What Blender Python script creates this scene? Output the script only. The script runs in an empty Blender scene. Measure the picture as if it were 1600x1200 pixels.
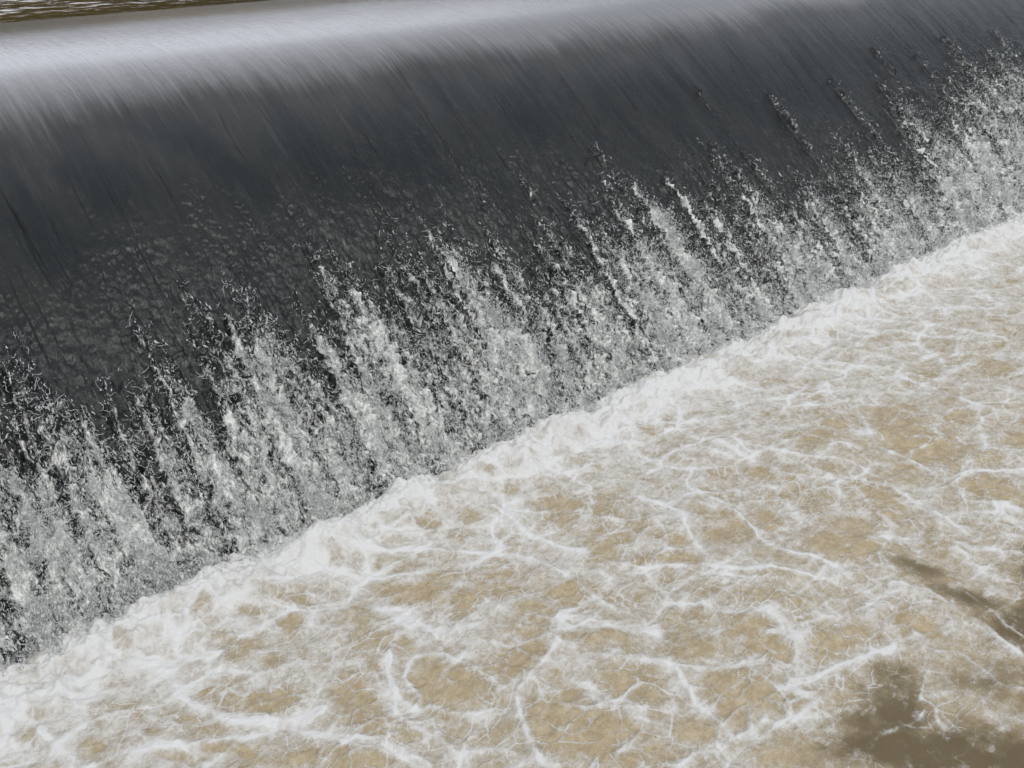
import bpy, math, random
import numpy as np

sc = bpy.context.scene
C = sc.collection
rng = np.random.default_rng(7)

# ------------------------------------------------------------------ camera
FPX = 1500.0                        # focal length in pixels of a 1600-wide frame
VPX, VPY = 2800.0, -200.0           # vanishing point of the weir's crest line
CAM = np.array([0.0, -6.19, 5.0])
pitch = math.atan((600 - VPY) / FPX)
azim = math.atan((VPX - 800) / (FPX / math.cos(pitch)))
heading = np.array([math.cos(azim), math.sin(azim), 0.0])
FW = math.cos(pitch) * heading - math.sin(pitch) * np.array([0, 0, 1.0])
UP = math.sin(pitch) * heading + math.cos(pitch) * np.array([0, 0, 1.0])
RT = np.array([math.sin(azim), -math.cos(azim), 0.0])
cam_data = bpy.data.cameras.new('camera')
cam_data.sensor_width = 36.0
cam_data.lens = 36.0 * FPX / 1600.0
cam_data.clip_start = 0.05
cam_data.clip_end = 2000.0
cam = bpy.data.objects.new('camera', cam_data)
C.objects.link(cam)
cam.location = CAM
cam.rotation_euler = (math.pi / 2 - pitch, 0, azim - math.pi / 2)
sc.camera = cam

# ------------------------------------------------------------------ sky, sun, exposure
SUN_EL, SUN_AZ = math.radians(60), math.radians(-105)     # azimuth from +X towards +Y
world = bpy.data.worlds.new("World")
sc.world = world
world.use_nodes = True
wt = world.node_tree
wt.nodes.clear()
w_out = wt.nodes.new('ShaderNodeOutputWorld')
w_bg = wt.nodes.new('ShaderNodeBackground')
w_sky = wt.nodes.new('ShaderNodeTexSky')
w_sky.sky_type = 'NISHITA'
w_sky.sun_disc = False
w_sky.sun_elevation = SUN_EL
w_sky.sun_rotation = math.pi / 2 - SUN_AZ
w_sky.air_density = 1.0
w_sky.dust_density = 4.0
w_sky.altitude = 100
w_hsv = wt.nodes.new('ShaderNodeHueSaturation')           # thin cloud greys the blue sky
w_hsv.inputs['Saturation'].default_value = 0.22
w_hsv.inputs['Value'].default_value = 1.0
w_mix = wt.nodes.new('ShaderNodeMix')
w_mix.data_type = 'RGBA'
w_mix.inputs[0].default_value = 0.7
w_tc = wt.nodes.new('ShaderNodeTexCoord')                  # brighter sky added above the far bank to light the crest's reflection
w_dot = wt.nodes.new('ShaderNodeVectorMath'); w_dot.operation = 'DOT_PRODUCT'
GLOW_EL, GLOW_AZ = math.radians(13), math.radians(75)
w_dot.inputs[1].default_value = (math.cos(GLOW_EL) * math.cos(GLOW_AZ), math.cos(GLOW_EL) * math.sin(GLOW_AZ), math.sin(GLOW_EL))
w_map = wt.nodes.new('ShaderNodeMapRange'); w_map.interpolation_type = 'SMOOTHSTEP'
w_map.inputs[1].default_value = 0.76; w_map.inputs[2].default_value = 0.97
w_cl = wt.nodes.new('ShaderNodeMix'); w_cl.data_type = 'RGBA'
w_cl.inputs[6].default_value = (6.2, 6.8, 7.6, 1)
w_cl.inputs[7].default_value = (25.0, 25.8, 28.5, 1)
wt.links.new(w_tc.outputs['Generated'], w_dot.inputs[0])
wt.links.new(w_dot.outputs['Value'], w_map.inputs[0])
wt.links.new(w_map.outputs[0], w_cl.inputs[0])
wt.links.new(w_cl.outputs[2], w_mix.inputs[7])
w_bg.inputs['Strength'].default_value = 0.1
wt.links.new(w_sky.outputs[0], w_hsv.inputs['Color'])
wt.links.new(w_hsv.outputs[0], w_mix.inputs[6])
wt.links.new(w_mix.outputs[2], w_bg.inputs['Color'])
wt.links.new(w_bg.outputs[0], w_out.inputs['Surface'])
sun_data = bpy.data.lights.new('sun', 'SUN')
sun_data.energy = 1.5
sun_data.angle = math.radians(14)
sun_data.color = (1.0, 0.96, 0.9)
sun = bpy.data.objects.new('sun', sun_data)
C.objects.link(sun)
sun.rotation_euler = (math.pi / 2 - SUN_EL, 0, SUN_AZ + math.pi / 2)
sc.view_settings.view_transform = 'Standard'
sc.view_settings.look = 'None'
sc.view_settings.gamma = 1.0
sc.view_settings.exposure = 0.0
sc.cycles.max_bounces = 5
sc.cycles.diffuse_bounces = 3
sc.cycles.glossy_bounces = 3
sc.cycles.transparent_max_bounces = 6

# ------------------------------------------------------------------ helpers
def hash2(ix, iy, seed):
    h = (ix.astype(np.int64) * 374761393 + iy.astype(np.int64) * 668265263 + seed * 974634777) & 0xffffffff
    h = ((h ^ (h >> 13)) * 1274126177) & 0xffffffff
    h = ((h ^ (h >> 16)) * 2246822519) & 0xffffffff
    return (h ^ (h >> 15)) & 0xffffff

def noise(x, y, seed=0):
    """gradient noise, about -1..1"""
    xi = np.floor(x); yi = np.floor(y)
    fx = (x - xi).astype(np.float32); fy = (y - yi).astype(np.float32)
    xi = xi.astype(np.int64); yi = yi.astype(np.int64)
    u = fx * fx * fx * (fx * (fx * 6 - 15) + 10); v = fy * fy * fy * (fy * (fy * 6 - 15) + 10)
    def g(dx, dy):
        a = hash2(xi + dx, yi + dy, seed).astype(np.float32) * np.float32(2 * math.pi / 0x1000000)
        return np.cos(a) * (fx - dx) + np.sin(a) * (fy - dy)
    a = g(0, 0); b = g(1, 0); c = g(0, 1); d = g(1, 1)
    return 1.5 * ((a + (b - a) * u) * (1 - v) + (c + (d - c) * u) * v)

def fbm(x, y, seed=0, octaves=4, gain=0.5, lac=2.03):
    t = 0; amp = 1.0; n = 0
    for k in range(octaves):
        t = t + amp * noise(x * lac ** k + 17.3 * k, y * lac ** k - 9.1 * k, seed + k)
        n += amp; amp *= gain
    return t / n * 1.35

def voronoi(x, y, seed=0, jitter=0.9):
    """returns f1, distance to the cell border, random value of the cell"""
    xi = np.floor(x).astype(np.int64); yi = np.floor(y).astype(np.int64)
    f1 = np.full(x.shape, 9.0); f2 = np.full(x.shape, 9.0); val = np.zeros(x.shape)
    for dx in (-1, 0, 1):
        for dy in (-1, 0, 1):
            cx, cy = xi + dx, yi + dy
            px = cx + 0.5 + jitter * (hash2(cx, cy, seed) / 0x1000000 - 0.5)
            py = cy + 0.5 + jitter * (hash2(cx, cy, seed + 91) / 0x1000000 - 0.5)
            d = np.hypot(px - x, py - y)
            r = hash2(cx, cy, seed + 177) / 0x1000000
            near = d < f1
            f2 = np.where(near, f1, np.minimum(f2, d))
            val = np.where(near, r, val)
            f1 = np.where(near, d, f1)
    return f1, f2 - f1, val

def smooth(a, b, x):
    t = np.clip((x - a) / (b - a), 0, 1)
    return t * t * (3 - 2 * t)

def ray(px, py):
    d = FW * FPX + RT * (px - 800) + UP * (600 - py)
    return d / np.linalg.norm(d)

def on_pool(px, py):
    d = ray(px, py)
    return (CAM - d * CAM[2] / d[2])[:2]

def grid_mesh(name, P, attrs=None, smooth_shade=True):
    """P is (rows, cols, 3): one sheet of quads"""
    r, c = P.shape[:2]
    me = bpy.data.meshes.new(name)
    me.vertices.add(r * c)
    me.vertices.foreach_set('co', np.ascontiguousarray(P.reshape(-1, 3), dtype=np.float32).ravel())
    idx = np.arange(r * c, dtype=np.int32).reshape(r, c)
    q = np.stack([idx[:-1, :-1], idx[:-1, 1:], idx[1:, 1:], idx[1:, :-1]], -1).reshape(-1, 4)
    finish(me, q, 4, attrs, smooth_shade)
    return me

def finish(me, faces, k, attrs=None, smooth_shade=True):
    n = len(faces)
    me.loops.add(n * k)
    me.loops.foreach_set('vertex_index', np.ascontiguousarray(faces, dtype=np.int32).ravel())
    me.polygons.add(n)
    me.polygons.foreach_set('loop_start', np.arange(0, n * k, k, dtype=np.int32))
    if smooth_shade:
        me.polygons.foreach_set('use_smooth', np.ones(n, dtype=bool))
    for an, av in (attrs or {}).items():
        a = me.attributes.new(an, 'FLOAT', 'POINT')
        a.data.foreach_set('value', np.ascontiguousarray(av, dtype=np.float32).ravel())
    me.update(calc_edges=True)

def link(name, me, mat=None, parent=None, **props):
    o = bpy.data.objects.new(name, me)
    C.objects.link(o)
    if mat: me.materials.append(mat)
    if parent: o.parent = parent
    for k, v in props.items(): o[k] = v
    return o

def axis(segments):
    """breakpoints with (start, end, step) -> 1-D coordinates"""
    out = []
    for a, b, s in segments:
        n = max(1, int(round((b - a) / s)))
        out.append(np.linspace(a, b, n, endpoint=False))
    out.append(np.array([segments[-1][1]]))
    return np.concatenate(out)

class NT:
    """small helper round a material's node tree"""
    def __init__(self, name):
        self.m = bpy.data.materials.new(name); self.m.use_nodes = True
        self.t = self.m.node_tree; self.t.nodes.clear()
        self.out = self.t.nodes.new('ShaderNodeOutputMaterial')
    def n(self, kind, **kw):
        nd = self.t.nodes.new(kind)
        for k, v in kw.items(): setattr(nd, k, v)
        return nd
    def l(self, a, b): self.t.links.new(a, b)
    def val(self, sock, v):
        if isinstance(v, bpy.types.NodeSocket): self.l(v, sock)
        else: sock.default_value = v
    def math(self, op, a, b=0.0, c=0.0, clamp=False):
        nd = self.n('ShaderNodeMath', operation=op); nd.use_clamp = clamp
        self.val(nd.inputs[0], a); self.val(nd.inputs[1], b); self.val(nd.inputs[2], c)
        return nd.outputs[0]
    def attr(self, name):
        return self.n('ShaderNodeAttribute', attribute_name=name).outputs['Fac']
    def coords(self): return self.n('ShaderNodeTexCoord').outputs['Object']
    def noise(self, vec, scale, detail=3.0, rough=0.55, dist=0.0, stretch=None):
        if stretch:
            mp = self.n('ShaderNodeMapping'); mp.inputs['Scale'].default_value = stretch
            self.l(vec, mp.inputs['Vector']); vec = mp.outputs[0]
        nd = self.n('ShaderNodeTexNoise')
        self.l(vec, nd.inputs['Vector'])
        nd.inputs['Scale'].default_value = scale; nd.inputs['Detail'].default_value = detail
        nd.inputs['Roughness'].default_value = rough; nd.inputs['Distortion'].default_value = dist
        return nd.outputs['Fac']
    def remap(self, v, a, b, c=0.0, d=1.0):
        nd = self.n('ShaderNodeMapRange'); nd.interpolation_type = 'SMOOTHSTEP'
        self.val(nd.inputs[0], v); self.val(nd.inputs[1], a); self.val(nd.inputs[2], b)
        self.val(nd.inputs[3], c); self.val(nd.inputs[4], d)
        return nd.outputs[0]
    def mix(self, f, a, b):
        nd = self.n('ShaderNodeMix', data_type='RGBA')
        self.val(nd.inputs[0], f); self.val(nd.inputs[6], a); self.val(nd.inputs[7], b)
        return nd.outputs[2]
    def bump(self, h, strength, dist, normal=None):
        nd = self.n('ShaderNodeBump'); nd.inputs['Strength'].default_value = strength
        nd.inputs['Distance'].default_value = dist; self.l(h, nd.inputs['Height'])
        if normal: self.l(normal, nd.inputs['Normal'])
        return nd.outputs[0]
    def bsdf(self, color, rough, normal=None, ior=1.333, spec=0.5):
        nd = self.n('ShaderNodeBsdfPrincipled')
        self.val(nd.inputs['Base Color'], color); self.val(nd.inputs['Roughness'], rough)
        nd.inputs['IOR'].default_value = ior; nd.inputs['Specular IOR Level'].default_value = spec
        if normal: self.l(normal, nd.inputs['Normal'])
        return nd.outputs[0]
    def mix_shader(self, f, a, b):
        nd = self.n('ShaderNodeMixShader'); self.val(nd.inputs[0], f)
        self.l(a, nd.inputs[1]); self.l(b, nd.inputs[2])
        return nd.outputs[0]
    def done(self, sh):
        self.l(sh, self.out.inputs['Surface']); return self.m

# ------------------------------------------------------------------ the weir's profile (distance upstream, height)
S5 = 5.0
prof_raw = np.array([(-.24, -.26), (-.12, -.13), (0, 0), (.095, .104), (.19, .192), (.274, .268), (.392, .362), (.519, .458), (.640, .545),
                     (.748, .612), (.857, .650), (.96, .6655), (1.08, .6745), (1.24, .6795), (1.42, .680)]) * S5
def catmull(p, per=40):
    q = np.vstack([2 * p[0] - p[1], p, 2 * p[-1] - p[-2]]); out = []
    for i in range(1, len(q) - 2):
        for t in np.linspace(0, 1, per, endpoint=False):
            a, b, c, d = q[i - 1:i + 3]
            out.append(.5 * (2 * b + (c - a) * t + (2 * a - 5 * b + 4 * c - d) * t * t + (3 * b - a - 3 * c + d) * t ** 3))
    out.append(p[-1]); return np.array(out)
PR = catmull(prof_raw)
for _ in range(60):
    PR[1:-1] = .25 * PR[:-2] + .5 * PR[1:-1] + .25 * PR[2:]
SL = np.concatenate([[0], np.cumsum(np.hypot(*np.diff(PR, axis=0).T))])
S0 = np.interp(0, PR[:, 0], SL)
SL -= S0                                     # s = 0 at the pool, growing up the face and over the crest
SMIN, SMAX = SL[0], SL[-1]
CREST_Z = PR[-1, 1]
def prof(s):
    y = np.interp(s, SL, PR[:, 0]); z = np.interp(s, SL, PR[:, 1])
    dy = np.gradient(PR[:, 0], SL); dz = np.gradient(PR[:, 1], SL)
    ty = np.interp(s, SL, dy); tz = np.interp(s, SL, dz); n = np.hypot(ty, tz)
    return y, z, -tz / n, ty / n             # point and outward normal (y, z)
def on_face(px, py):
    d = ray(px, py)
    t = (PR[:, 0] - CAM[1]) / d[1]           # depth at which the ray reaches each profile point's y
    zz = CAM[2] + t * d[2] - PR[:, 1]
    k = np.where((zz[:-1] >= 0) != (zz[1:] >= 0))[0]
    k = k[0] if len(k) else len(PR) - 2
    f = zz[k] / (zz[k] - zz[k + 1] + 1e-9); f = min(max(f, 0), 1)
    s = SL[k] + f * (SL[k + 1] - SL[k]); tt = t[k] + f * (t[k + 1] - t[k])
    return CAM[0] + tt * d[0], s

# ------------------------------------------------------------------ where the falling water turns white
front = [(-150, 700), (0, 640), (100, 650), (200, 640), (290, 610), (350, 520), (450, 520), (550, 470), (640, 420), (700, 400), (780, 400),
         (860, 410), (930, 380), (1000, 320), (1060, 350), (1120, 330), (1180, 300), (1250, 330), (1300, 290), (1380, 245), (1450, 195), (1520, 155), (1600, 115), (1680, 80)]
fr = np.array(sorted(on_face(*p) for p in front))
def front_s(x): return np.interp(x, fr[:, 0], fr[:, 1], left=fr[0, 1], right=fr[-1, 1] * .95)
# single heads: px, py, width (m), strength
heads = [(1355, 70, .03, .7), (1290, 118, .035, .7), (1470, 95, .025, .8), (1190, 140, .025, .95), (1560, 130, .04, .7), (910, 240, .03, .7),
         (980, 280, .075, 1.25), (1010, 310, .06, .9), (735, 325, .05, .6), (830, 320, .05, .6), (575, 365, .06, .75), (668, 360, .05, .7), (545, 450, .075, 1.15),
         (600, 430, .06, 1.1), (345, 490, .08, .95), (495, 515, .08, .6), (430, 505, .05, .6), (275, 600, .09, .9), (115, 630, .07, .9), (195, 490, .025, .6),
         (5, 530, .05, .55), (60, 760, .1, .8), (1140, 270, .06, .6), (1235, 330, .08, .9), (1330, 265, .07, .8), (1480, 185, .06, 1.2), (1590, 165, .08, 1.1), (340, 640, .12, .8),
         (-60, 640, .1, .8), (-150, 600, .1, .8), (770, 220, .02, .6), (720, 262, .02, .5), (1640, 120, .1, 1.0), (1700, 90, .1, 1.0), (450, 450, .03, .5), (800, 420, .08, .7), (910, 440, .08, .7),
         (1080, 130, .02, .5), (1420, 80, .02, .6)]
HD = [on_face(a, b) + (w, k * (1.7 if w < .045 else 1.25)) for a, b, w, k in heads]
for x in np.arange(17.5, 45, .45):
    HD.append((x + rng.uniform(-.2, .2), rng.uniform(2.6, 3.9), rng.uniform(.05, .1), rng.uniform(.7, 1.1)))
for x in np.arange(-12, -1, .45):
    HD.append((x + rng.uniform(-.2, .2), rng.uniform(1.5, 2.6), rng.uniform(.05, .1), rng.uniform(.7, 1.1)))
trail_rng = np.random.default_rng(23)
for n in range(230):
    tx = -3 + 24 * trail_rng.random() ** 1.1
    HD.append((tx, front_s(tx) + trail_rng.uniform(-.7, .8) + (.9 * trail_rng.random() ** 3 if tx > 5 else 0), trail_rng.uniform(.012, .034), trail_rng.uniform(.6, 1.35)))
def whiteness(X, S):
    """how broken and white the falling water is at (x along the weir, s up the face)"""
    wob = .03 * noise(X * .7, S * 1.3, 5) + .015 * noise(X * 3, S * 4, 6)
    Xw = X + wob
    fs = front_s(Xw) + .45 * noise(Xw * 2.3, S * .12, 11) + .40 * noise(Xw * 6.1, S * .25, 12) + .50 * noise(Xw * 13, S * .32, 13) + .32 * noise(Xw * 25, S * .5, 14)
    d = fs - S
    w = smooth(-1.15, 1.9, d) * 1.22
    gaps = .5 + .5 * fbm(Xw * 1.9, S * .42, 21, 3)
    w = w * (.62 + .52 * gaps)
    w += smooth(.0, 1.2, d) * (.15 * noise(Xw * 7, S * .7, 23) + .16 * noise(Xw * 3.2, S * 1.9, 24) + .20 * fbm(Xw * 8, S * 5.5, 25, 3))
    for hx, hs, hw, hk in HD:
        m = np.abs(X - hx) < hw * 9
        if not m.any(): continue
        xx, ss = Xw[m], S[m]
        t = hs - ss
        jit = hx + .25 * hw * noise(ss * 2.5, ss * 0 + hx * 7, 31)
        width = hw * (.35 + .55 * smooth(0, .8, t) + .22 * np.clip(t, 0, 3))
        a = hk * smooth(-.03, .12, t) * np.exp(-((xx - jit) / width) ** 2)
        a *= .52 * (1 - .8 * smooth(.5, 2.4, t)) + .30 * noise(xx * 5, ss * 4, 33) + .12 * noise(xx * 13, ss * 11, 34)
        w[m] += np.clip(a, 0, 2) * (1 - .4 * np.clip(w[m], 0, 1))
    w *= 1 - .25 * smooth(.9, 0, S) * (.5 + .5 * noise(Xw * 1.3, S * .6, 41))
    w = np.maximum(w, .62 * w + .26 * smooth(1.3, -.7, S - fs + .8 * fbm(Xw * 2.2, S * .5, 43, 3)))
    w = np.minimum(w, .97 + .30 * noise(Xw * 4.3, S * .35, 46) + .22 * noise(Xw * 11, S * .5, 47) + .16 * fbm(Xw * 5, S * 3.2, 48, 3))
    w += .12 * smooth(.7, .0, S) * smooth(.1, .5, w) * (.6 + noise(Xw * 3.3, S * 2, 45))
    return np.clip(w, 0, 1.15)

# ------------------------------------------------------------------ the weir itself
def concrete():
    k = NT('weir_concrete'); v = k.coords()
    n1 = k.noise(v, 1.1, 5, .6); n2 = k.noise(v, 6, 5, .65)
    col = k.mix(k.remap(n1, .35, .65), (.026, .031, .032, 1), (.036, .032, .024, 1))
    col = k.mix(k.remap(n2, .5, .75), col, (.02, .028, .014, 1))
    return k.done(k.bsdf(col, .7, k.bump(n2, .6, .03)))
xs = axis([(-14, 44, .5)])
ss = axis([(SMIN, SMAX, .1)])
y, z, ny, nz = prof(ss)
y = y - ny * .07; z = z - nz * .07
face = np.zeros((len(ss), len(xs), 3))
face[..., 0] = xs[None]; face[..., 1] = y[:, None]; face[..., 2] = z[:, None]
closing = np.zeros((2, len(xs), 3)); closing[..., 0] = xs[None]
closing[0, :, 1] = y[-1]; closing[0, :, 2] = -2.5
closing[1, :, 1] = y[0]; closing[1, :, 2] = -2.5
weir_p = np.concatenate([face, closing, face[:1]], 0)
link('weir', grid_mesh('weir', weir_p), concrete(), label='dark algae-stained weir face under the thin sheet of falling water', category='weir')

# ------------------------------------------------------------------ water running over the weir
xs = axis([(-14, -1.2, .05), (-1.2, 4, .0105), (4, 8, .013), (8, 13, .018), (13, 19, .026), (19, 44, .1)])
ss = axis([(SMIN + .3, -.1, .05), (-.1, 4.2, .013), (4.2, 6.6, .016), (6.6, SMAX, .04)])
X, S = np.meshgrid(xs, ss)
W = whiteness(X, S)
y, z, ny, nz = prof(ss)
up = smooth(3.2, 5.6, S)                       # smooth glide near the crest
broken = smooth(.2, .8, W)
h = np.zeros_like(X)
# long threads of current, drawn out along the fall
warp = .10 * noise(X * .8, S * .5, 51)
h += .008 * noise((X + warp) * 3.1, S * .28, 52) * smooth(6.0, 4.2, S)
h += .0042 * noise((X + warp) * 11, S * .5, 53) * (.08 + .92 * smooth(5.6, 4.0, S))
h += .0016 * noise((X + warp) * 27, S * 1.3, 54) * (.12 * smooth(8, 7, S) + .88 * smooth(5.6, 3.8, S))
h += .0007 * noise((X + warp) * 46, S * 2.2, 55) * (.15 * smooth(8, 7, S) + .85 * smooth(5.6, 3.8, S))
# scale-like ripples in patches
up = smooth(2.9, 4.1, S + .5 * noise(X * .8, S * .8, 60))
patch = smooth(.05, .5, fbm((X + warp) * 3.0, S * .55, 61, 3)) * (1 - up)
h += (.009 * patch + .0012 * (1 - up)) * noise(X * 15 + 2 * warp, S * 17 + 1.5 * noise(X * 5, S * 5, 62), 63)
h += .005 * (1 - up) * (.22 + patch) * noise(X * 27, S * 26, 64)
rough_zone = smooth(2.1, -.9, S - front_s(X) + .9 * fbm(X * 1.3, S * .9, 65, 4, .6))
h += .036 * rough_zone * fbm(X * 9, S * 7, 66, 4, .6)
h += .012 * rough_zone * np.abs(noise(X * 20, S * 15, 67))
# creases: narrow folds in the sheet, with their shade painted in dark
fold_shade = np.zeros_like(X)
creases = [on_face(a, b) + on_face(c, d) + (dep,) for a, b, c, d, dep in
           [(600, 85, 722, 275, .016), (822, 55, 925, 195, .013), (340, 180, 372, 235, .012), (545, 235, 580, 300, .008), (1135, 90, 1180, 180, .008), (690, 150, 760, 260, .008),
            (1020, 60, 1110, 200, .006), (440, 100, 520, 215, .006), (0, 300, 60, 400, .012), (560, 200, 585, 240, .014), (150, 250, 250, 470, .006), (520, 170, 600, 330, .006)]]
for n in range(150):
    cx = -4 + 26 * rng.random() ** 1.1; cs = front_s(cx) + rng.uniform(.2, 2.2); ln = rng.uniform(.25, .9)
    creases.append((cx, cs + ln, cx, cs, rng.uniform(.003, .009)))
for x0, s0, x1, s1, dep in creases:
    i0, i1 = np.searchsorted(xs, [min(x0, x1) - .25, max(x0, x1) + .25]); j0, j1 = np.searchsorted(ss, [s1 - .5, s0 + .4])
    if i1 <= i0 or j1 <= j0: continue
    xx, sv = X[j0:j1, i0:i1], S[j0:j1, i0:i1]
    t = np.clip((sv - s0) / (s1 - s0), 0, 1); ctr = x0 + (x1 - x0) * t + .025 * noise(sv * 1.6, sv * 0 + x0 * 7, 68)
    inside = smooth(s0 + .25, s0 - .2, sv) * smooth(s1 - .3, s1 + .15, sv) * (.5 + .5 * np.clip(.5 + noise(sv * 6, sv * 0 + x0 * 3, 69), 0, 1))
    u = (xx - ctr) / (.008 + dep * .75)
    h[j0:j1, i0:i1] += dep * inside * (np.exp(-u ** 2) - 1.2 * np.exp(-((u - 1.3) * 1.4) ** 2))
    fold_shade[j0:j1, i0:i1] = np.maximum(fold_shade[j0:j1, i0:i1], inside * min(1, dep * 90) * np.exp(-((u - 1.0) * 1.2) ** 2))
# broken white water
turb = fbm(X * 4.6, S * 2.7, 71, 4, .55)
bil = np.abs(noise(X * 12, S * 8, 73)) + .6 * np.abs(noise(X * 24, S * 17, 74))
h += broken * (.05 + .07 * turb + .10 * (bil - .4))
h += .035 * W * noise((X + warp) * 2.7, S * .35, 75)
h *= smooth(8.2, 6.4, S) * .9 + .1
P = np.zeros(X.shape + (3,))
P[..., 0] = X + broken * .03 * noise(X * 6, S * 5, 76)
P[..., 1] = y[:, None] + ny[:, None] * h
P[..., 2] = z[:, None] + nz[:, None] * h

ROUGH = np.clip(rough_zone * (.85 + .7 * fbm(X * 3.2, S * .7, 77, 3)), 0, 1)
def falling_water():
    k = NT('falling_water')
    wv = k.attr('white'); sv = k.attr('fall'); xv = k.attr('along')
    cb = k.n('ShaderNodeCombineXYZ'); k.l(xv, cb.inputs[0]); k.l(sv, cb.inputs[1])
    v = cb.outputs[0]
    fine = k.noise(v, 17, 7, .78, .4, (1, .38, 1))
    fine2 = k.noise(v, 48, 5, .78, .3, (1, .5, 1))
    rz = k.attr('rough')
    f = k.math('ADD', k.math('MULTIPLY', fine, .65), k.math('MULTIPLY', fine2, .35))
    # the more broken the water, the lower the noise it takes to show white
    thr = k.math('SUBTRACT', .70, k.math('MULTIPLY', wv, .27))
    foam = k.remap(k.math('SUBTRACT', f, thr), -.03, .12)
    foam = k.math('MULTIPLY', foam, k.remap(wv, .02, .25), clamp=True)
    tone = k.noise(v, 2.2, 3, .6, 0, (1, .5, 1))
    wcol = k.mix(tone, (.88, .87, .81, 1), (.87, .89, .89, 1))
    wcol = k.mix(k.remap(fine2, .35, .65), k.mix(.2, wcol, (.40, .41, .38, 1)), wcol)
    bh = k.math('ADD', k.math('MULTIPLY', k.noise(v, 60, 3, .6, .6, (1, .16, 1)), k.math('MULTIPLY', k.remap(wv, 0, .3, 1, .2), k.remap(sv, 5.4, 4.0, .62, 1))), k.math('MULTIPLY', f, k.math('ADD', k.remap(wv, 0, .35, .25, 2.0), k.math('MULTIPLY', rz, 1.6))))
    nrm = k.bump(bh, .45, .014)
    streak = k.math('ADD', k.math('MULTIPLY', k.noise(v, 9, 5, .65, .4, (1, .06, 1)), .45), k.math('MULTIPLY', k.noise(v, 30, 4, .7, .2, (1, .055, 1)), .55))
    blot = k.noise(v, 2.0, 5, .62, .3, (1, .38, 1))
    body = k.mix(k.remap(blot, .38, .62), (.015, .0195, .022, 1), (.030, .033, .033, 1))  # paler patches paint a blue-grey sheen on the dark face
    body = k.mix(k.math('MULTIPLY', k.remap(streak, .50, .66), .55), body, (.060, .064, .064, 1))
    river = k.mix(k.remap(k.noise(v, .5, 3), .35, .65), (.085, .056, .014, 1), (.055, .040, .010, 1))
    pit = k.remap(f, .46, .62)
    pebbly = k.mix(pit, (.003, .0034, .003, 1), (.15, .155, .15, 1))  # aerated speckle that also paints in the ripples' light and dark reflections
    scale = k.noise(v, 13, 5, .72, .3, (1, .6, 1))
    pebbly = k.mix(k.remap(scale, .43, .56), k.mix(.7, pebbly, (.006, .0065, .005, 1)), pebbly)
    body = k.mix(k.math('MULTIPLY', rz, 1.0, clamp=True), body, pebbly)
    body = k.mix(k.attr('fold_shade'), body, (.006, .006, .006, 1))
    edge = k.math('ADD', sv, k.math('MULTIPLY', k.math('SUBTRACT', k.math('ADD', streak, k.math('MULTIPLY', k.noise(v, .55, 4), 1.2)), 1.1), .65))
    glide = k.mix(k.remap(streak, .36, .66), (.16, .16, .165, 1), (.205, .207, .215, 1))  # grey sky reflection below the crest, painted into the water's colour
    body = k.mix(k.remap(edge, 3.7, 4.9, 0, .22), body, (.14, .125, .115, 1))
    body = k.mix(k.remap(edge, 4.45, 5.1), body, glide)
    body = k.mix(k.remap(edge, 6.9, 7.5), body, river)
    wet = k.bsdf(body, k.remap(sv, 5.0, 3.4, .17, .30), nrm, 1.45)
    clear = k.n('ShaderNodeBsdfTransparent'); clear.inputs[0].default_value = (.75, .8, .78, 1)
    fres = k.n('ShaderNodeFresnel'); fres.inputs['IOR'].default_value = 1.36; k.l(nrm, fres.inputs['Normal'])
    thin = k.math('MULTIPLY', k.math('MULTIPLY', k.remap(sv, 4.5, 3.2), k.math('SUBTRACT', 1.0, k.math('MULTIPLY', rz, .85))), k.math('SUBTRACT', .45, fres.outputs[0], clamp=True))
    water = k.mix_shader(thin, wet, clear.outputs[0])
    white = k.bsdf(wcol, .55, nrm, 1.33, .4)
    return k.done(k.mix_shader(foam, water, white))
link('waterfall', grid_mesh('waterfall', P, {'white': W, 'fall': S, 'along': X, 'rough': ROUGH, 'fold_shade': fold_shade}), falling_water(), kind='structure')

# ------------------------------------------------------------------ river above the weir
y_end = PR[-1, 0]
xs = axis([(-60, -4, 1.0), (-4, 16, .05), (16, 30, .12), (30, 90, 1.5)])
ys = axis([(y_end - .02, 12, .035), (12, 16, .07), (16, 30, .25), (30, 75, 1.5)])
X, Y = np.meshgrid(xs, ys)
amp = smooth(y_end, y_end + .9, Y)
Z = CREST_Z + amp * (.012 * fbm(X * .9, Y * 1.6, 81, 3) + .016 * fbm(X * 2.0, Y * 3.2, 84, 3) * smooth(6, 1, X + .8 * Y - 9) + .003 * noise(X * 5, Y * 7, 89)) 
P = np.stack([X, Y, Z + .004 * 0], -1)
def river_water():
    k = NT('river_water'); v = k.coords()
    n = k.noise(v, 3.0, 4, .6, .3, (1, 1.5, 1))
    n2 = k.noise(v, 9.0, 3, .6, .3, (1, 1.4, 1))
    col = k.mix(k.remap(k.noise(v, .5, 3), .35, .65), (.085, .056, .014, 1), (.055, .040, .010, 1))
    nrm = k.bump(n2, .12, .03, k.bump(n, .15, .06))
    return k.done(k.bsdf(col, .06, nrm))
link('river_water', grid_mesh('river_water', P), river_water(), kind='structure')

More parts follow.
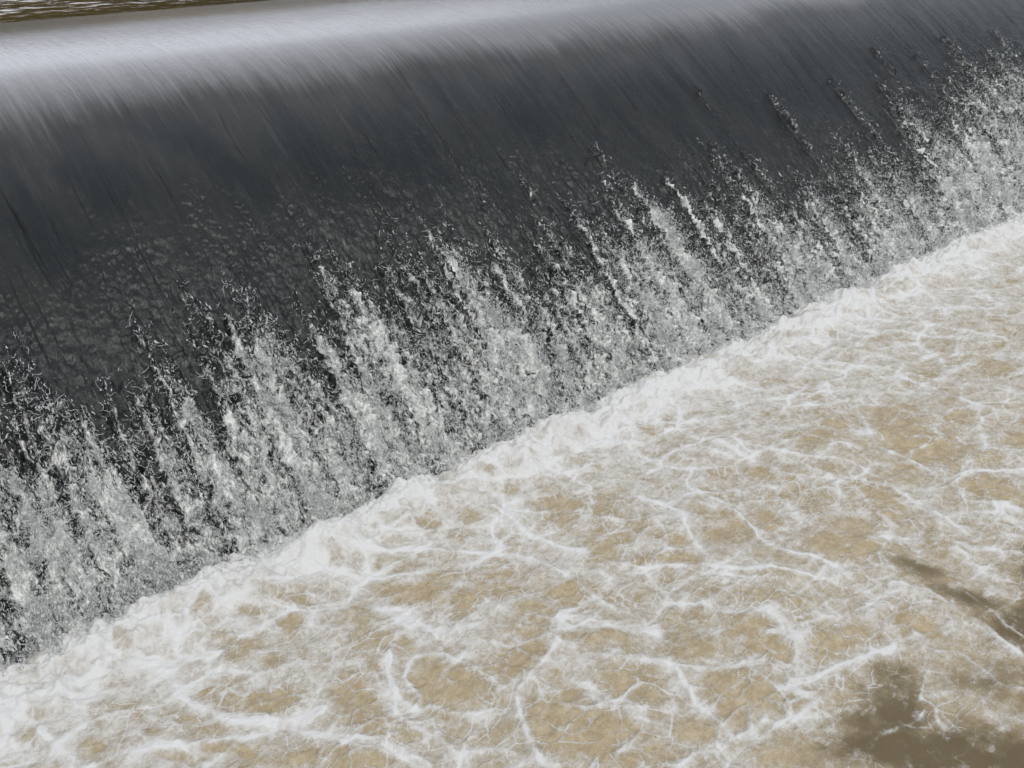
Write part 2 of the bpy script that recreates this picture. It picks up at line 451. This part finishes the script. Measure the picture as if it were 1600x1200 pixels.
# ------------------------------------------------------------------ pool below the weir
# calm or thinly covered patches: px, py, rx, ry, turn, strength
patches = [
 (580,985,28,35,0,.8),(622,880,38,12,0,.7),(710,897,40,8,-5,.8),(657,927,36,20,-10,.9),(720,940,28,18,-20,.8),(753,927,12,14,0,.8),(793,903,25,8,0,.8),
 (787,930,28,10,0,.7),(912,920,34,20,0,.9),(868,920,22,12,0,.7),(840,957,45,12,10,.9),(838,985,48,16,5,.9),(812,1030,45,36,-20,1.1),(705,1075,66,42,5,1.2),
 (693,1035,45,12,0,.6),(905,1135,92,46,5,1.3),(555,1090,38,30,0,.8),(615,1135,50,25,0,.9),(957,1007,34,13,5,.9),(985,1072,42,32,0,1.0),(583,1045,13,10,0,.8),
 (637,1017,17,10,0,.8),(560,1190,60,20,10,.9),(745,1150,50,20,0,.6),(560,955,30,12,-15,.7),(533,883,16,8,0,.5),(887,1050,10,5,0,.9),(600,918,28,14,0,.5),
 (205,1016,15,14,0,.9),(320,970,20,16,-20,.8),(340,997,24,8,0,.7),(255,1030,16,8,0,.6),(365,1025,30,20,-20,.9),(412,1030,22,12,0,.7),(395,965,18,8,10,.6),
 (460,948,20,11,0,.7),(450,985,20,13,-20,.8),(472,1022,18,12,0,.7),(410,1095,56,22,0,1.2),(328,1080,13,8,0,.8),(345,1130,24,12,0,.8),(205,1110,20,18,20,.9),
 (162,1115,30,15,-10,.8),(258,1115,15,10,0,.6),(58,1122,16,8,0,.7),(34,1153,20,14,0,.9),(147,1165,28,10,5,.8),(250,1150,26,14,0,.8),(310,1130,36,14,5,.8),
 (372,1175,58,10,10,1.0),(280,1187,42,8,0,.8),(490,1187,22,12,0,.9),(60,1195,30,8,0,.6),(180,1195,30,8,0,.6),
 (879,795,40,26,0,1.0),(939,802,35,22,10,.95),(1002,821,36,14,0,.8),(960,830,30,10,0,.8),(940,858,26,18,20,.9),(1002,877,22,10,0,1.0),(1055,874,40,10,0,1.0),
 (762,752,15,7,0,.7),(792,737,14,10,0,.5),(798,774,12,8,0,.8),(796,853,12,13,0,.9),(890,716,26,8,10,.6),(1017,673,20,12,15,.6),(660,821,30,14,-10,.8),(729,815,16,10,0,.7),
 (710,836,18,8,0,.7),(770,804,12,8,0,.6),(1051,660,18,8,0,.5),(1043,843,26,10,10,.7),(850,690,20,6,0,.3),(1110,770,25,8,10,.5),(1085,815,16,16,0,.6),
 (1265,687,42,13,10,1.0),(1430,685,68,27,20,1.2),(1390,640,32,13,0,.8),(1310,665,20,11,10,.7),(1420,720,24,12,10,.9),(1545,765,56,21,8,1.25),(1540,715,18,13,0,.9),
 (1490,735,22,11,0,.8),(1385,785,30,26,10,1.0),(1330,760,30,8,0,.7),(1320,860,60,21,8,1.1),(1345,820,42,11,5,.8),(1235,740,20,14,0,.8),(1190,735,22,14,0,.8),
 (1280,730,36,11,10,.7),(1125,740,20,11,0,.6),(1140,825,46,24,10,.65),(1205,815,22,20,20,.8),(1260,780,48,15,5,.55),(1215,905,52,9,5,.6),(1200,935,40,10,5,1.0),
 (1165,970,33,20,10,1.0),(1100,965,20,15,20,.8),(1050,965,20,15,0,.8),(1075,1010,32,22,20,.9),(1200,1015,33,22,0,1.0),(1280,1005,25,24,20,.95),(1335,995,28,18,0,.9),
 (1435,985,40,14,15,1.1),(1155,1080,52,38,10,1.1),(1075,1130,42,25,10,1.0),(1240,1100,19,15,0,1.0),(1470,850,36,19,15,.9),(1145,1165,48,10,0,.7),(1215,645,18,8,0,.5),
 (1590,690,24,14,0,.8),(1500,650,30,8,0,.5),(1200,597,22,7,0,.6),(1280,600,28,6,5,.5),(1560,572,24,8,0,.7),(1480,530,30,5,0,.5),(1380,474,22,4,0,.6),(1590,440,22,5,0,.6),(1450,585,30,6,5,.5),
 (1330,545,22,5,0,.5),(1560,500,26,5,0,.5),(1120,640,22,6,0,.4),(1010,1180,60,18,0,.7),(1230,1180,50,18,0,.8),(940,1190,40,14,0,.7),(1010,745,26,8,5,.4),(1070,720,26,7,10,.45)]
# clear dark water with next to no foam
clears = [(1385,1110,62,72,10,1.2),(1470,1175,130,48,0,1.3),(1345,1175,40,40,0,.9),(1600,1190,80,36,0,1.3),(1590,975,60,40,20,1.3),(1515,936,90,16,24,1.0),(1400,1170,110,45,0,1.2),(1650,900,70,40,20,1.2),(1435,890,52,16,15,.9),(1500,897,40,12,15,.5),
          (1545,1065,70,40,5,.75),(1700,1000,60,40,0,1.0),(1640,1080,60,50,0,.9)]
# ropes of foam: width (px), strength, points
ropes = [
 (7,1,[(1000,775),(1050,800),(1072,835),(1103,864)]),(6,1,[(1090,770),(1130,788),(1165,815),(1190,842),(1240,866),(1320,890)]),(8,1,[(755,795),(820,830),(890,855),(960,876),(1000,887),(1100,889),(1200,895),(1290,905)]),
 (7,.8,[(480,872),(560,865),(650,862),(760,866),(860,878),(905,905),(930,930),(960,950)]),(6,.8,[(1095,700),(1150,715),(1200,702),(1260,712),(1330,722),(1380,745),(1450,800)]),(8,1,[(1345,650),(1375,695),(1410,710),(1450,740),(1485,762),(1510,742),(1560,735),(1610,730)]),
 (7,.9,[(1485,762),(1505,785),(1560,791),(1610,796)]),(14,.9,[(1205,950),(1235,990),(1245,1040),(1290,1046),(1330,1040),(1352,1025),(1400,1014)]),(8,.8,[(1245,1040),(1200,1035),(1120,1042),(1050,1040),(980,1035),(930,1030)]),
 (9,.9,[(1050,1040),(1080,1090),(1122,1128),(1150,1155)]),(9,1,[(1150,1155),(1200,1132),(1240,1138),(1265,1110),(1272,1090),(1250,1076)]),(9,.8,[(1150,1155),(1080,1176),(1060,1200)]),(4,.6,[(1456,1045),(1440,1088),(1452,1102),(1500,1142),(1520,1165)]),
 (5,.55,[(1440,1110),(1400,1135),(1365,1160)]),(5,.8,[(1470,1022),(1500,1018),(1560,1072),(1600,1080)]),(9,.9,[(1390,918),(1450,928),(1482,950),(1540,985),(1590,1025)]),(5,.7,[(1510,925),(1560,975),(1605,1000)]),
 (8,.8,[(640,1050),(665,1092),(700,1115),(740,1120),(770,1108),(775,1088),(762,1058),(735,1038),(690,1022),(650,1030),(640,1050)]),(12,.9,[(775,1086),(800,1086),(832,1060),(852,1040),(872,1008),(882,980),(890,962)]),
 (10,1,[(806,1095),(818,1130),(830,1165),(850,1200)]),(8,.7,[(610,1092),(668,1148),(720,1176),(800,1172)]),(14,1.1,[(225,1040),(262,1055),(284,1072),(305,1097),(340,1112),(370,1124),(440,1128),(500,1112)]),(8,.8,[(480,1140),(530,1155),(570,1175),(610,1185),(670,1196)]),
 (12,.8,[(590,950),(640,985),(700,990),(760,965),(800,945)]),(8,.8,[(1195,985),(1240,975),(1300,960)]),(10,.8,[(880,965),(930,975),(970,990),(1030,985)]),(9,.8,[(1240,720),(1300,750),(1350,780),(1395,820)]),(10,.8,[(1395,830),(1380,870),(1390,890)]),
 (9,.8,[(1110,690),(1180,720),(1250,750)]),(10,.9,[(620,1000),(610,1040),(620,1080)]),(8,.7,[(830,1060),(860,1095),(980,1110),(1040,1095)]),(8,.8,[(1000,1120),(990,1160),(960,1175)]),(8,.6,[(0,1120),(60,1090),(130,1090),(200,1075)]),
 (9,.7,[(60,1150),(100,1180),(130,1200)]),(9,.7,[(200,1185),(260,1170),(330,1160),(400,1150)]),(9,.7,[(1430,780),(1480,810),(1540,850),(1600,865)]),(12,.7,[(1500,860),(1560,915),(1540,930)]),(7,.7,[(1130,600),(1230,620),(1340,610),(1450,615)]),(8,.7,[(1250,560),(1370,575),(1500,600),(1600,620)]),(7,.7,[(1330,500),(1450,505),(1560,530)])]

def local_frame(px, py, rx, ry, turn):
    c, s = math.cos(math.radians(turn)), math.sin(math.radians(turn))
    p = on_pool(px, py)
    a = on_pool(px + rx * c, py + rx * s) - p; b = on_pool(px - ry * s, py + ry * c) - p
    return p, np.linalg.inv(np.stack([a, b], 1)), np.linalg.norm(a) + np.linalg.norm(b)

def splat(acc, X, Y, items, soft=.62):
    for px, py, rx, ry, turn, k in items:
        p, M, r = local_frame(px, py, rx, ry, turn)
        i0, i1 = np.searchsorted(pool_xs, [p[0] - 1.8 * r, p[0] + 1.8 * r]); j0, j1 = np.searchsorted(pool_ys, [p[1] - 1.8 * r, p[1] + 1.8 * r])
        if i1 <= i0 or j1 <= j0: continue
        x = X[j0:j1, i0:i1] - p[0]; y = Y[j0:j1, i0:i1] - p[1]
        u = M[0, 0] * x + M[0, 1] * y; v = M[1, 0] * x + M[1, 1] * y
        q = np.hypot(u, v) + rag[j0:j1, i0:i1]
        a = k * smooth(1.12 + soft * .6, 1.05 - soft, q)
        acc[j0:j1, i0:i1] = np.maximum(acc[j0:j1, i0:i1], a)

pool_xs = axis([(-60, -6, 1.5), (-6, -1.5, .06), (-1.5, 6, .0105), (6, 10, .014), (10, 18, .02), (18, 26, .08), (26, 90, 1.6)])
pool_ys = axis([(-60, -9, 1.2), (-9, -5.2, .05), (-5.2, .45, .0115), (.45, .8, .07)])
X, Y = np.meshgrid(pool_xs, pool_ys)
# uneven, swirling borders
wx = .085 * fbm(X * 1.7, Y * 1.7, 101, 2) + .012 * fbm(X * 9, Y * 9, 103, 2)
wy = .085 * fbm(X * 1.7 + 40, Y * 1.7, 105, 2) + .012 * fbm(X * 9, Y * 9 + 30, 107, 2)
PX, PY = X + wx, Y + wy
rag = .42 * fbm(X * 4.2, Y * 5.2, 113, 5, .62)
thin = np.zeros_like(X); splat(thin, PX, PY, patches)
clear = np.zeros_like(X); splat(clear, PX, PY, [(a, b, c * 1.15, d * 1.15, e, g) for a, b, c, d, e, g in clears], 1.15)
far = smooth(-5.1, -7.5, Y); clear = np.maximum(clear, .8 * far * smooth(-.2, .5, fbm(X * .5, Y * .5, 109, 3)))
rope = np.zeros_like(X)
for wpx, k, pts in ropes:
    q = np.array([on_pool(*p) for p in pts])
    for a, b in zip(q[:-1], q[1:]):
        mid = (a + b) / 2
        r = np.linalg.norm(b - a) / 2 + .35
        i0, i1 = np.searchsorted(pool_xs, [mid[0] - r, mid[0] + r]); j0, j1 = np.searchsorted(pool_ys, [mid[1] - r, mid[1] + r])
        if i1 <= i0 or j1 <= j0: continue
        x = X[j0:j1, i0:i1] + .8 * wx[j0:j1, i0:i1]; y = Y[j0:j1, i0:i1] + .8 * wy[j0:j1, i0:i1]
        ab = b - a
        t = np.clip(((x - a[0]) * ab[0] + (y - a[1]) * ab[1]) / (ab @ ab), 0, 1)
        d = np.hypot(x - a[0] - t * ab[0], y - a[1] - t * ab[1])
        wm = wpx * .0026 * (1 + .5 * noise(x * 5, y * 5, 111))
        brk = np.clip(.75 + .75 * fbm(x * 3.5, y * 3.5, 117, 3), .05, 1.1)
        rope[j0:j1, i0:i1] = np.maximum(rope[j0:j1, i0:i1], k * brk * (.65 * np.exp(-(d / wm) ** 2) + .35 * np.exp(-(d / wm / 3.2) ** 2)))
# two nets of foam cells, the small one inside the large one
qx, qy = X * .85 + .35 * Y, Y * 1.0
f1, e1, r1 = voronoi(qx * 1.9 + 2.2 * wx, qy * 2.3 + 2.2 * wy, 121)
f2, e2, r2 = voronoi(qx * 4.6 + 5 * wx, qy * 6.0 + 5 * wy, 131)
f3, e3, r3 = voronoi(qx * 11 + 12 * wx, qy * 15 + 12 * wy, 141)
vary = np.clip(.45 + 1.2 * fbm(X * 1.5, Y * 2.0, 145, 4), 0, 1.2); vary2 = np.clip(.45 + 1.1 * fbm(X * 3.4, Y * 4.4, 146, 3), 0, 1.2)
net1 = (.65 * np.exp(-(e1 / .045) ** 2) + .35 * np.exp(-(e1 / .16) ** 2)) * (.3 + .7 * vary)
net2 = (.7 * np.exp(-(e2 / .075) ** 2) + .3 * np.exp(-(e2 / .22) ** 2)) * vary
net3 = np.exp(-(e3 / .15) ** 2) * vary2
mott = fbm(X * 5, Y * 6.5, 151, 5, .6)
foot = smooth(-.95, -.12, Y + .18 * noise(X * 1.1, Y * .5, 153) + .12 * noise(X * 3, Y * 3, 154))
cover = .575 + .17 * mott + .05 * noise(X * .7, Y * .7, 155)
cover += .54 * (net1 - .10) + .30 * (net2 - .12) * (1 - .2 * thin) + .13 * net3
cover -= .13 * smooth(.35, .9, r2) * smooth(.1, .35, e2) + .10 * smooth(.4, .9, r1) * smooth(.1, .35, e1)
cover += .22 * smooth(-2.6, -.4, Y) * (1 - .4 * thin)
cover -= thin * (.42 + .18 * mott)
lace = smooth(-.1, .4, fbm(X * 2.1, Y * 2.6, 156, 2))
cover += thin * (.16 * net2 + .14 * net3 * lace)
cover += .07 * net3 * lace
cover = cover * (1 - np.clip(clear, 0, 1) * (.95 - .75 * np.clip(mott, -.2, .8)))
cover += .85 * rope * (1 - .3 * np.clip(cover, 0, 1))
cover += foot * (.34 + .30 * fbm(X * 2.2, Y * 3.2, 157, 4))
cover = np.clip(cover, 0, 1.15)
# the surface: chop, domes of rising water between ropes of foam, and the piled-up roller at the foot
calm = np.clip(clear, 0, 1)
Z = .05 * fbm(X * .75, Y * .9, 161, 3) + .018 * fbm(X * 2.2, Y * 3.1, 164, 3) * (1 - .4 * calm)
Z += .012 * fbm(X * 6.5, Y * 9, 167, 4, .6) * (1 - .6 * calm)
Z += .022 * thin * smooth(0, .8, f1) - .006 * net1
Z += .014 * rope + .010 * net2 * (1 - calm) + .010 * smooth(.35, .8, cover) * (mott + .4)
roll = np.exp(-((Y + .24 + .10 * noise(X * 1.1, Y * 0, 171) + .11 * noise(X * 3.1, Y * 0, 170) + .06 * noise(X * 8, Y * 0, 169)) / .30) ** 2)
Z += roll * (.14 + .09 * noise(X * 1.7, Y * 2, 172) + .05 * fbm(X * 5, Y * 5, 173, 4, .6))
lump = np.abs(noise(X * 4.5, Y * 6, 175)) + .4 * np.abs(noise(X * 11, Y * 13, 176)) + .10 * noise(X * 27, Y * 27, 177)
Z += (foot * .06 + .010 * smooth(.5, 1, cover)) * (lump - .35)
Z *= smooth(60, 30, np.abs(X - 10)) * .999 + .001
P = np.stack([X, Y, Z], -1)

def pool_water():
    k = NT('pool_water'); v = k.coords()
    cov = k.attr('cover'); clr = k.attr('clear')
    fine = k.noise(v, 24, 6, .74, .15); grain = k.noise(v, 90, 3, .7, .1)
    mid = k.noise(v, 8, 6, .68, .3)
    f = k.math('ADD', k.math('ADD', k.math('MULTIPLY', fine, .40), k.math('MULTIPLY', grain, .18)), k.math('MULTIPLY', mid, .42))
    t = k.math('ADD', cov, k.math('MULTIPLY', k.math('SUBTRACT', f, .5), 1.55))
    wv = k.n('ShaderNodeTexNoise'); k.l(v, wv.inputs['Vector']); wv.inputs['Scale'].default_value = 2.6; wv.inputs['Detail'].default_value = 2.5
    off = k.n('ShaderNodeVectorMath', operation='MULTIPLY_ADD'); k.l(wv.outputs['Color'], off.inputs[0]); off.inputs[1].default_value = (.26, .26, 0); k.l(v, off.inputs[2])
    def lace(scale, width, thresh):
        mp = k.n('ShaderNodeMapping'); mp.inputs['Scale'].default_value = (1.0, 1.35, 0); k.l(off.outputs[0], mp.inputs['Vector'])
        vo = k.n('ShaderNodeTexVoronoi', feature='DISTANCE_TO_EDGE'); k.l(mp.outputs[0], vo.inputs['Vector']); vo.inputs['Scale'].default_value = scale
        line = k.remap(vo.outputs['Distance'], 0.0, width, 1.0, 0.0)
        return k.math('MULTIPLY', line, k.remap(k.noise(v, scale * .22, 3), thresh, thresh + .16))
    laces = k.math('ADD', k.math('MULTIPLY', lace(5.0, .040, .40), .52), k.math('MULTIPLY', lace(13.0, .075, .45), .26))
    t = k.math('ADD', t, k.math('MULTIPLY', laces, k.remap(clr, .2, 1.0, 1.0, .25)))
    foam = k.remap(t, .13, .90)
    silt = k.mix(k.noise(v, 1.3, 3), (.50, .40, .255, 1), (.47, .395, .28, 1))
    silt = k.mix(k.remap(f, .40, .62), k.mix(.5, silt, (.27, .195, .095, 1)), k.mix(.45, silt, (.62, .52, .36, 1)))
    deep = k.mix(k.noise(v, 2.0, 4, .6), (.105, .080, .042, 1), (.175, .132, .070, 1))
    body = k.mix(k.remap(clr, .12, 1.05), silt, deep)
    wcol = k.mix(k.noise(v, 3.0, 4, .6), (.64, .62, .575, 1), (.69, .68, .66, 1))
    wcol = k.mix(k.remap(f, .40, .58), k.mix(.6, wcol, (.46, .42, .36, 1)), wcol)
    wcol = k.mix(k.remap(cov, .80, 1.1), wcol, (.71, .705, .695, 1))
    col = k.mix(foam, body, wcol)
    hgt = k.math('ADD', k.math('MULTIPLY', f, k.remap(clr, .2, 1, 1, .25)), k.math('MULTIPLY', foam, .25))
    nrm = k.bump(hgt, .8, .035)
    rough = k.remap(foam, 0, .6, .16, .6)
    return k.done(k.bsdf(col, rough, nrm, 1.333, .45))
link('pool_water', grid_mesh('pool_water', P, {'cover': cover, 'clear': clear}), pool_water(), kind='structure')

# ------------------------------------------------------------------ drops, clots and threads of water in the air
OCT_V = np.array([(1, 0, 0), (-1, 0, 0), (0, 1, 0), (0, -1, 0), (0, 0, 1), (0, 0, -1)], dtype=float)
OCT_F = np.array([(0, 2, 4), (2, 1, 4), (1, 3, 4), (3, 0, 4), (2, 0, 5), (1, 2, 5), (3, 1, 5), (0, 3, 5)])
def clots(centres, size, stretch_dir, stretch):
    n = len(centres)
    V = OCT_V[None] * (1 + .55 * rng.uniform(-1, 1, (n, 6, 1))) + .3 * rng.normal(size=(n, 6, 3))
    a = rng.uniform(0, 2 * math.pi, n); ca, sa = np.cos(a), np.sin(a)
    V = np.stack([V[..., 0] * ca[:, None] - V[..., 1] * sa[:, None], V[..., 0] * sa[:, None] + V[..., 1] * ca[:, None], V[..., 2]], -1)
    V = V * size[:, None, None]
    along = (V * stretch_dir[:, None, :]).sum(-1, keepdims=True)
    V = V + along * stretch_dir[:, None, :] * (stretch[:, None, None] - 1)
    V = V + centres[:, None, :]
    F = OCT_F[None] + (np.arange(n) * 6)[:, None, None]
    return V.reshape(-1, 3), F.reshape(-1, 3)
def threads(starts, dirs, length, width, seg=5):
    """thin bent strings with a three-sided section"""
    n = len(starts)
    pts = [starts]; d = dirs.copy()
    for k in range(seg):
        d = d + .6 * rng.normal(size=(n, 3)); d /= np.linalg.norm(d, axis=1, keepdims=True)
        pts.append(pts[-1] + d * (length / seg)[:, None])
    pts = np.stack(pts, 1)                                   # n, seg+1, 3
    ring = np.array([(1, 0, 0), (-.5, .6, .6), (-.5, -.6, -.6)])
    taper = np.array([.35] + [1.0] * (seg - 1) + [.25])
    V = pts[:, :, None, :] + ring[None, None] * (width[:, None, None, None] * taper[None, :, None, None] * rng.uniform(.6, 1.4, (n, seg + 1, 1, 1)))
    base = np.arange(seg)[:, None] * 3; j = np.arange(3)[None]; j2 = (j + 1) % 3
    q = np.stack([base + j, base + j2, base + 3 + j2, base + 3 + j], -1).reshape(-1, 4)
    tri = np.concatenate([q[:, [0, 1, 2]], q[:, [0, 2, 3]]])
    F = tri[None] + (np.arange(n) * (seg + 1) * 3)[:, None, None]
    return V.reshape(-1, 3), F.reshape(-1, 3)
def tri_mesh(name, chunks, smooth_shade=True):
    V = np.concatenate([c[0] for c in chunks]); off = 0; F = []
    for v, f in chunks: F.append(f + off); off += len(v)
    F = np.concatenate(F)
    me = bpy.data.meshes.new(name); me.vertices.add(len(V))
    me.vertices.foreach_set('co', np.ascontiguousarray(V, dtype=np.float32).ravel())
    finish(me, F, 3, None, smooth_shade)
    return me

def sample_face(n, power, lo):
    u = rng.uniform(0, 1, n)
    x = -1.5 + (19.5 + 1.5) * u ** 1.25 ; s = rng.uniform(-.05, 4.6, n)
    w = whiteness(x, s)
    clump = .5 + .5 * fbm(x * 5.5, s * 3.6, 201, 3)
    keep = rng.uniform(0, 1, n) < np.clip((w - lo), 0, 1) ** power * np.clip(.15 + 1.5 * clump ** 2, 0, 1.2)
    return x[keep], s[keep], w[keep]
def face_points(x, s, w, lift):
    y, z, ny, nz = prof(s)
    hh = lift * (.3 + w) + .03 * w
    return np.stack([x + .02 * rng.normal(size=len(x)), y + ny * hh, z + nz * hh], -1), np.stack([0 * x, ny, nz], -1)
def down_dirs(s, n):
    e = .02; y0, z0, _, _ = prof(s + e); y1, z1, _, _ = prof(s - e)
    d = np.stack([np.zeros(n), y1 - y0, z1 - z0], -1); return d / np.linalg.norm(d, axis=1, keepdims=True)
ch = []
x, s, w = sample_face(900000, 1.4, .24)
c, _ = face_points(x, s, w, np.abs(rng.normal(0, .07, len(x))))
d = down_dirs(s, len(x)) + .3 * rng.normal(size=(len(x), 3)); d /= np.linalg.norm(d, axis=1, keepdims=True)
ch.append(clots(c, .0024 + .0075 * rng.random(len(x)) ** 4, d, rng.uniform(1, 4.2, len(x))))
x, s, w = sample_face(260000, 1.2, .22)
c, _ = face_points(x, s, w, np.abs(rng.normal(0, .06, len(x))))
d = down_dirs(s, len(x)) + .55 * rng.normal(size=(len(x), 3)); d /= np.linalg.norm(d, axis=1, keepdims=True)
ch.append(threads(c, d, rng.uniform(.04, .13, len(x)), rng.uniform(.0015, .0034, len(x))))
# the leap of drops above the foot of the fall
n = 9000
x = -1.5 + 21 * rng.random(n) ** 1.25; yy = .10 + .10 * rng.normal(size=n); zz = .10 + np.abs(rng.normal(0, .13, n)) * np.clip(.6 + .9 * noise(x * 1.9, x * 0, 211), .1, 2)
ch.append(clots(np.stack([x, yy, zz], -1), .004 + .010 * rng.random(n) ** 2, np.tile([0, 0, 1.0], (n, 1)), rng.uniform(.8, 1.8, n)))
def drops_mat():
    k = NT('spray'); v = k.coords()
    col = k.mix(k.noise(v, 3, 3), (.82, .83, .79, 1), (.85, .88, .89, 1))
    nd = k.n('ShaderNodeBsdfTranslucent'); nd.inputs[0].default_value = (.7, .73, .73, 1)
    thru = k.n('ShaderNodeBsdfTransparent')
    return k.done(k.mix_shader(.22, k.mix_shader(.3, k.bsdf(col, .35, None, 1.333, .5), nd.outputs[0]), thru.outputs[0]))
link('spray', tri_mesh('spray', ch), drops_mat(), kind='stuff')

# ------------------------------------------------------------------ the wooded bank upstream that the river mirrors
xs = axis([(-120, 160, 1.2)]); ys = axis([(52, 110, 1.2)])
X, Y = np.meshgrid(xs, ys)
bend = 8 * np.sin(X * .02)
up = smooth(58, 80, Y + bend)
Z = 2.0 + up * 18 + up * (3.0 * fbm(X * .16, Y * .16, 301, 4) + 1.2 * np.abs(noise(X * .45, Y * .45, 305)))
def bank_mat():
    k = NT('bank_scrub'); v = k.coords()
    col = k.mix(k.remap(k.noise(v, .25, 5), .35, .65), (.040, .026, .009, 1), (.022, .022, .007, 1))
    return k.done(k.bsdf(col, .9, k.bump(k.noise(v, 1.2, 5), 1, .6)))
link('hills', grid_mesh('hills', np.stack([X, Y, Z], -1)), bank_mat(), kind='structure')
